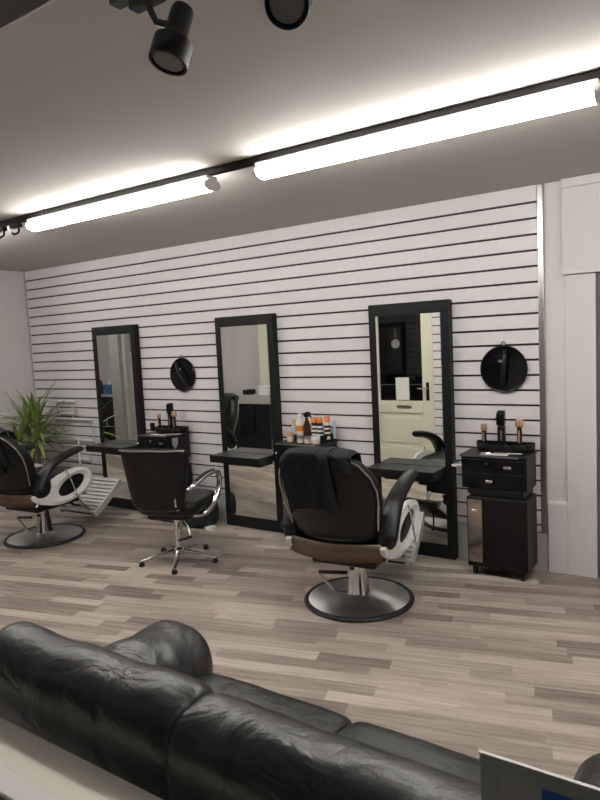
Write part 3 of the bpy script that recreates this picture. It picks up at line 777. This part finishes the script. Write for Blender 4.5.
YT2 = -3.12
tr2 = thing('ceiling_track', 'short black lighting track carrying the spotlights above the camera', 'track', (-.2, YT2, CEIL))
MB().box(-1.12, 1.4, -.018, .018, -.034, -.0005).build('rail', 'plastic', tr2, bevel=.002)
def spot(x, y, z, aim, label, s=1., stem=None):
    t = thing('track_spotlight', label, 'spotlight', (x, y, z), 0, 'black track spotlights')
    q = Vector((0, 0, 1)).rotation_difference(Vector(aim).normalized()).to_matrix().to_4x4()
    MB().lathe([(.001, -.105*s), (.028*s, -.105*s), (.031*s, -.095*s), (.031*s, -.03*s), (.040*s, -.015*s), (.052*s, -.005*s), (.052*s, .055*s), (.045*s, .056*s), (.045*s, .044*s), (.001*s, .044*s)], (0, 0, 0), 40, q).build('head', 'plastic', t)
    MB().lathe([(.001, .0445*s), (.0445*s, .0445*s), (.040*s, .051*s), (.001, .052*s)], (0, 0, 0), 32, q).build('lens', 'lens', t)
    zz = CEIL-.038-z
    b0 = q @ Vector((0, 0, -.05*s))
    yy = YT2-y
    sx = stem if stem is not None else b0.x-.045
    MB().tube([(sx, yy, zz), (sx, yy, .09), (sx+.004, yy*.5, .055), (b0.x, b0.y, b0.z)], .009, 10).build('stem', 'plastic', t)
    MB().box(sx-.05, sx+.05, yy-.017, yy+.017, zz-.028, zz).build('adaptor', 'plastic', t, bevel=.003)
    return t
spot(-1.168, -3.075, 2.36, (-.10, -.30, -.85), 'black track spotlight at the top left of the photo, tilted left', .95, -.035)
spot(-.80, -3.09, 2.345, (.25, -.72, -.62), 'black track spotlight at the top edge, its round lens facing the camera', .92)

# ------------------------------------------------------------------ sofa
so = thing('leather_sofa', 'black two-seat leather sofa with its back to the window', 'sofa', (-.915, -2.95, 0))
ox, oy = .915, 2.95
def roll(x0, x1, sec, seg=40, endp=5., wr=.010, seed=0, fn=None, dz=0.):
    """loft a closed (y,z) section along x with rounded ends and soft wrinkles"""
    cy = sum(p[0] for p in sec)/len(sec); cz = sum(p[1] for p in sec)/len(sec); rows = []
    for i in range(seg+1):
        a = -1+2*i/seg; a = math.sin(a*PI/2)
        s_ = max(.03, (1-abs(a)**endp))**(1/endp*1.6) if abs(a) < 1 else .03
        x = (x0+x1)/2+(x1-x0)/2*a
        row = []
        for (y, z) in sec:
            p = Vector((x, cy+(y-cy)*s_, cz+(z-cz)*s_))
            n_ = noise.noise(Vector((p.x*5+seed, p.y*7, p.z*7)))+.5*noise.noise(Vector((p.x*14+seed, p.y*9+p.x*8, p.z*12)))
            dr = Vector((0, y-cy, z-cz)); dr = dr.normalized() if dr.length else dr
            # creases fan out of the ends
            cr = math.exp(-(1-abs(a))*9)*math.sin(z*60+y*40+seed)*.8
            row.append(p+dr*(n_+cr)*wr*s_)
        rows.append([Vector((v.x+ox, v.y+oy, v.z)) for v in row])
    return MB().quadmesh(rows, closed_u=True, capu=True)
# frame and rear panel
m = MB(); m.box(-1.70+ox, -.13+ox, -3.43+oy, -2.78+oy, .06, .30); m.build('base', 'sofa', so, bevel=.03)
m = MB(); m.box(-1.70+ox, -.13+ox, -3.445+oy, -3.30+oy, .06, .74); m.build('rear_panel', 'sofa', so, bevel=.04)
secb = []
for a in range(28):
    t_ = 2*PI*a/28; c, s_ = math.cos(t_), math.sin(t_)
    y = -3.355 + .105*abs(c)**.8*(1 if c > 0 else -1); z = .728+.126*abs(s_)**.85*(1 if s_ > 0 else -1)
    secb.append((y - .03*(z-.7)/.2*0, z))
roll(-1.715, -.965, secb, seed=1, wr=.007, endp=14.).build('back_cushion', 'sofa', so, subsurf=1)
roll(-.985, -.125, [(y_, .600+(z_-.600)*.96) for y_, z_ in secb], seed=7, wr=.007, endp=14.).build('back_cushion', 'sofa', so, subsurf=1)
# lumbar pads in front of the back
secl = [(-3.20+.10*math.cos(2*PI*a/24)*(1+.1*math.sin(2*PI*a/24)), .57+.20*math.sin(2*PI*a/24)) for a in range(24)]
secl = [(y_, .42+(z_-.37)*.55) for y_, z_ in secl]
roll(-1.50, -.93, secl, seed=11).build('lumbar_pad', 'sofa', so, subsurf=1)
roll(-.935, -.33, secl, seed=13).build('lumbar_pad', 'sofa', so, subsurf=1)
secs = []
for (u, v) in ell(-2.965, .375, .305, .095, 32, p=3.2): secs.append((u, v))
roll(-1.56, -.950, secs, seed=21, endp=16, wr=.007).build('seat_cushion', 'sofa', so, subsurf=1)
roll(-.958, -.28, secs, seed=25, endp=16, wr=.007).build('seat_cushion', 'sofa', so, subsurf=1)
def arm(cx, seed):
    sec = ell(0, 0, .155, .165, 30, p=2.3)
    rows = []; NS = 30; y0, y1 = -3.30, -2.63
    for i in range(NS+1):
        a = i/NS; s_ = 1. if a < .8 else max(.04, math.sqrt(max(0, 1-((a-.8)/.2)**2.6)))
        s_ = s_ if a > .001 else .9
        y = y0+(y1-y0)*a; row = []
        for (u, v) in sec:
            p = Vector((cx+u*s_, y, .465+v*s_-.02*a))
            n_ = noise.noise(Vector((p.x*6+seed, p.y*8, p.z*6)))+.5*noise.noise(Vector((p.x*13, p.y*20+seed, p.z*13)))
            dr = Vector((u, 0, v)).normalized()
            row.append(p+dr*n_*.012*s_+Vector((ox, oy, 0)))
        rows.append(row)
    MB().quadmesh(rows, closed_u=True, capu=True).build('arm', 'sofa', so, subsurf=1)
    MB().box(cx-.12+ox, cx+.12+ox, -3.35+oy, -2.68+oy, .05, .42).build('arm_panel', 'sofa', so, bevel=.03)
arm(-1.675, 3); arm(-.16, 9)
for sx in (-1.62, -.20):
    for sy in (-3.36, -2.78):
        MB().lathe([(.001, 0), (.022, 0), (.028, .062), (.001, .062)], (sx+ox, sy+oy, 0), 16).build('foot', 'plastic', so)

# ------------------------------------------------------------------ framed sign on the window board
sg = thing('framed_sign', 'grey framed sign with a blue label standing on the window board', 'sign', (-.015, -3.535, .7105))
sg.rotation_euler = (R(2), 0, 0)
w_, h_ = .25, .357
m = MB(); m.box(-w_, w_, -.0045, .003, h_-.018, h_); m.box(-w_, w_, -.0045, .003, 0, .045); m.box(-w_, -w_+.025, -.0045, .003, .045, h_-.018); m.box(w_-.04, w_, -.0045, .003, .045, h_-.018)
m.build('frame', 'pewter', sg, bevel=.003)
MB().box(-w_, w_, -.0046, .0005, h_+.0003, h_+.002).build('top_edge', 'whiteframe', sg)
MB().box(-w_+.025, w_-.04, -.003, .0028, .045, h_-.018).build('panel', 'signpanel', sg)
MB().box(-w_+.078, w_-.08, -.0042, -.0031, h_-.14, h_-.021).build('blue_label', 'signblue', sg)
cu = bpy.data.curves.new('lettering', 'FONT'); cu.body = 'Open'; cu.size = .05; cu.extrude = .0004
to = bpy.data.objects.new('lettering', cu); COL.objects.link(to); to.parent = sg
to.location = (-w_+.095, -.0047, h_-.064); to.rotation_euler = (R(90), 0, 0); cu.materials.append(M['paleblue'])
bpy.context.view_layer.update()
me_ = bpy.data.meshes.new_from_object(to.evaluated_get(bpy.context.evaluated_depsgraph_get()))
t2 = bpy.data.objects.new('lettering', me_); COL.objects.link(t2); t2.parent = sg; t2.location = to.location; t2.rotation_euler = to.rotation_euler
bpy.data.objects.remove(to); t2.name = 'lettering'
MB().box(-.02, .02, .0032, .05, .0005, .02).build('stand', 'pewter', sg)

# street and dark facing wall added outside so the door glass looks dark
struct(box_obj('wall_added_opposite', 'greystreet', -22, 12, -15.2, -15, 0, 9))
struct(box_obj('floor_street', 'greystreet', -22, 12, -15, -4.0005, -.12, -.02))
# ------------------------------------------------------------------ camera, world, colour
cam = bpy.data.cameras.new('camera'); co = bpy.data.objects.new('camera', cam); COL.objects.link(co); sc.camera = co
yaw, pit, rol, f = .5952529168, .0937177603, -.0497912083, 640.0
fw = Vector((-math.sin(yaw)*math.cos(pit), math.cos(yaw)*math.cos(pit), -math.sin(pit)))
rt = Vector((math.cos(yaw), math.sin(yaw), 0)); up = rt.cross(fw)
c, s_ = math.cos(rol), math.sin(rol)
r2 = rt*c+up*s_; u2 = -rt*s_+up*c
co.matrix_world = Matrix(((r2.x, u2.x, -fw.x, 0), (r2.y, u2.y, -fw.y, -4.313), (r2.z, u2.z, -fw.z, 1.609), (0, 0, 0, 1)))
cam.sensor_fit = 'VERTICAL'; cam.sensor_height = 36; cam.lens = f/800*36; cam.clip_start = .02; cam.clip_end = 60
wd = bpy.data.worlds.new('night'); sc.world = wd; wd.use_nodes = True
wd.node_tree.nodes['Background'].inputs[0].default_value = (.05, .049, .045, 1); wd.node_tree.nodes['Background'].inputs[1].default_value = 1
sc.view_settings.view_transform = 'Standard'; sc.view_settings.look = 'None'; sc.view_settings.gamma = 1; sc.view_settings.exposure = .87
sc.view_settings.use_curve_mapping = False
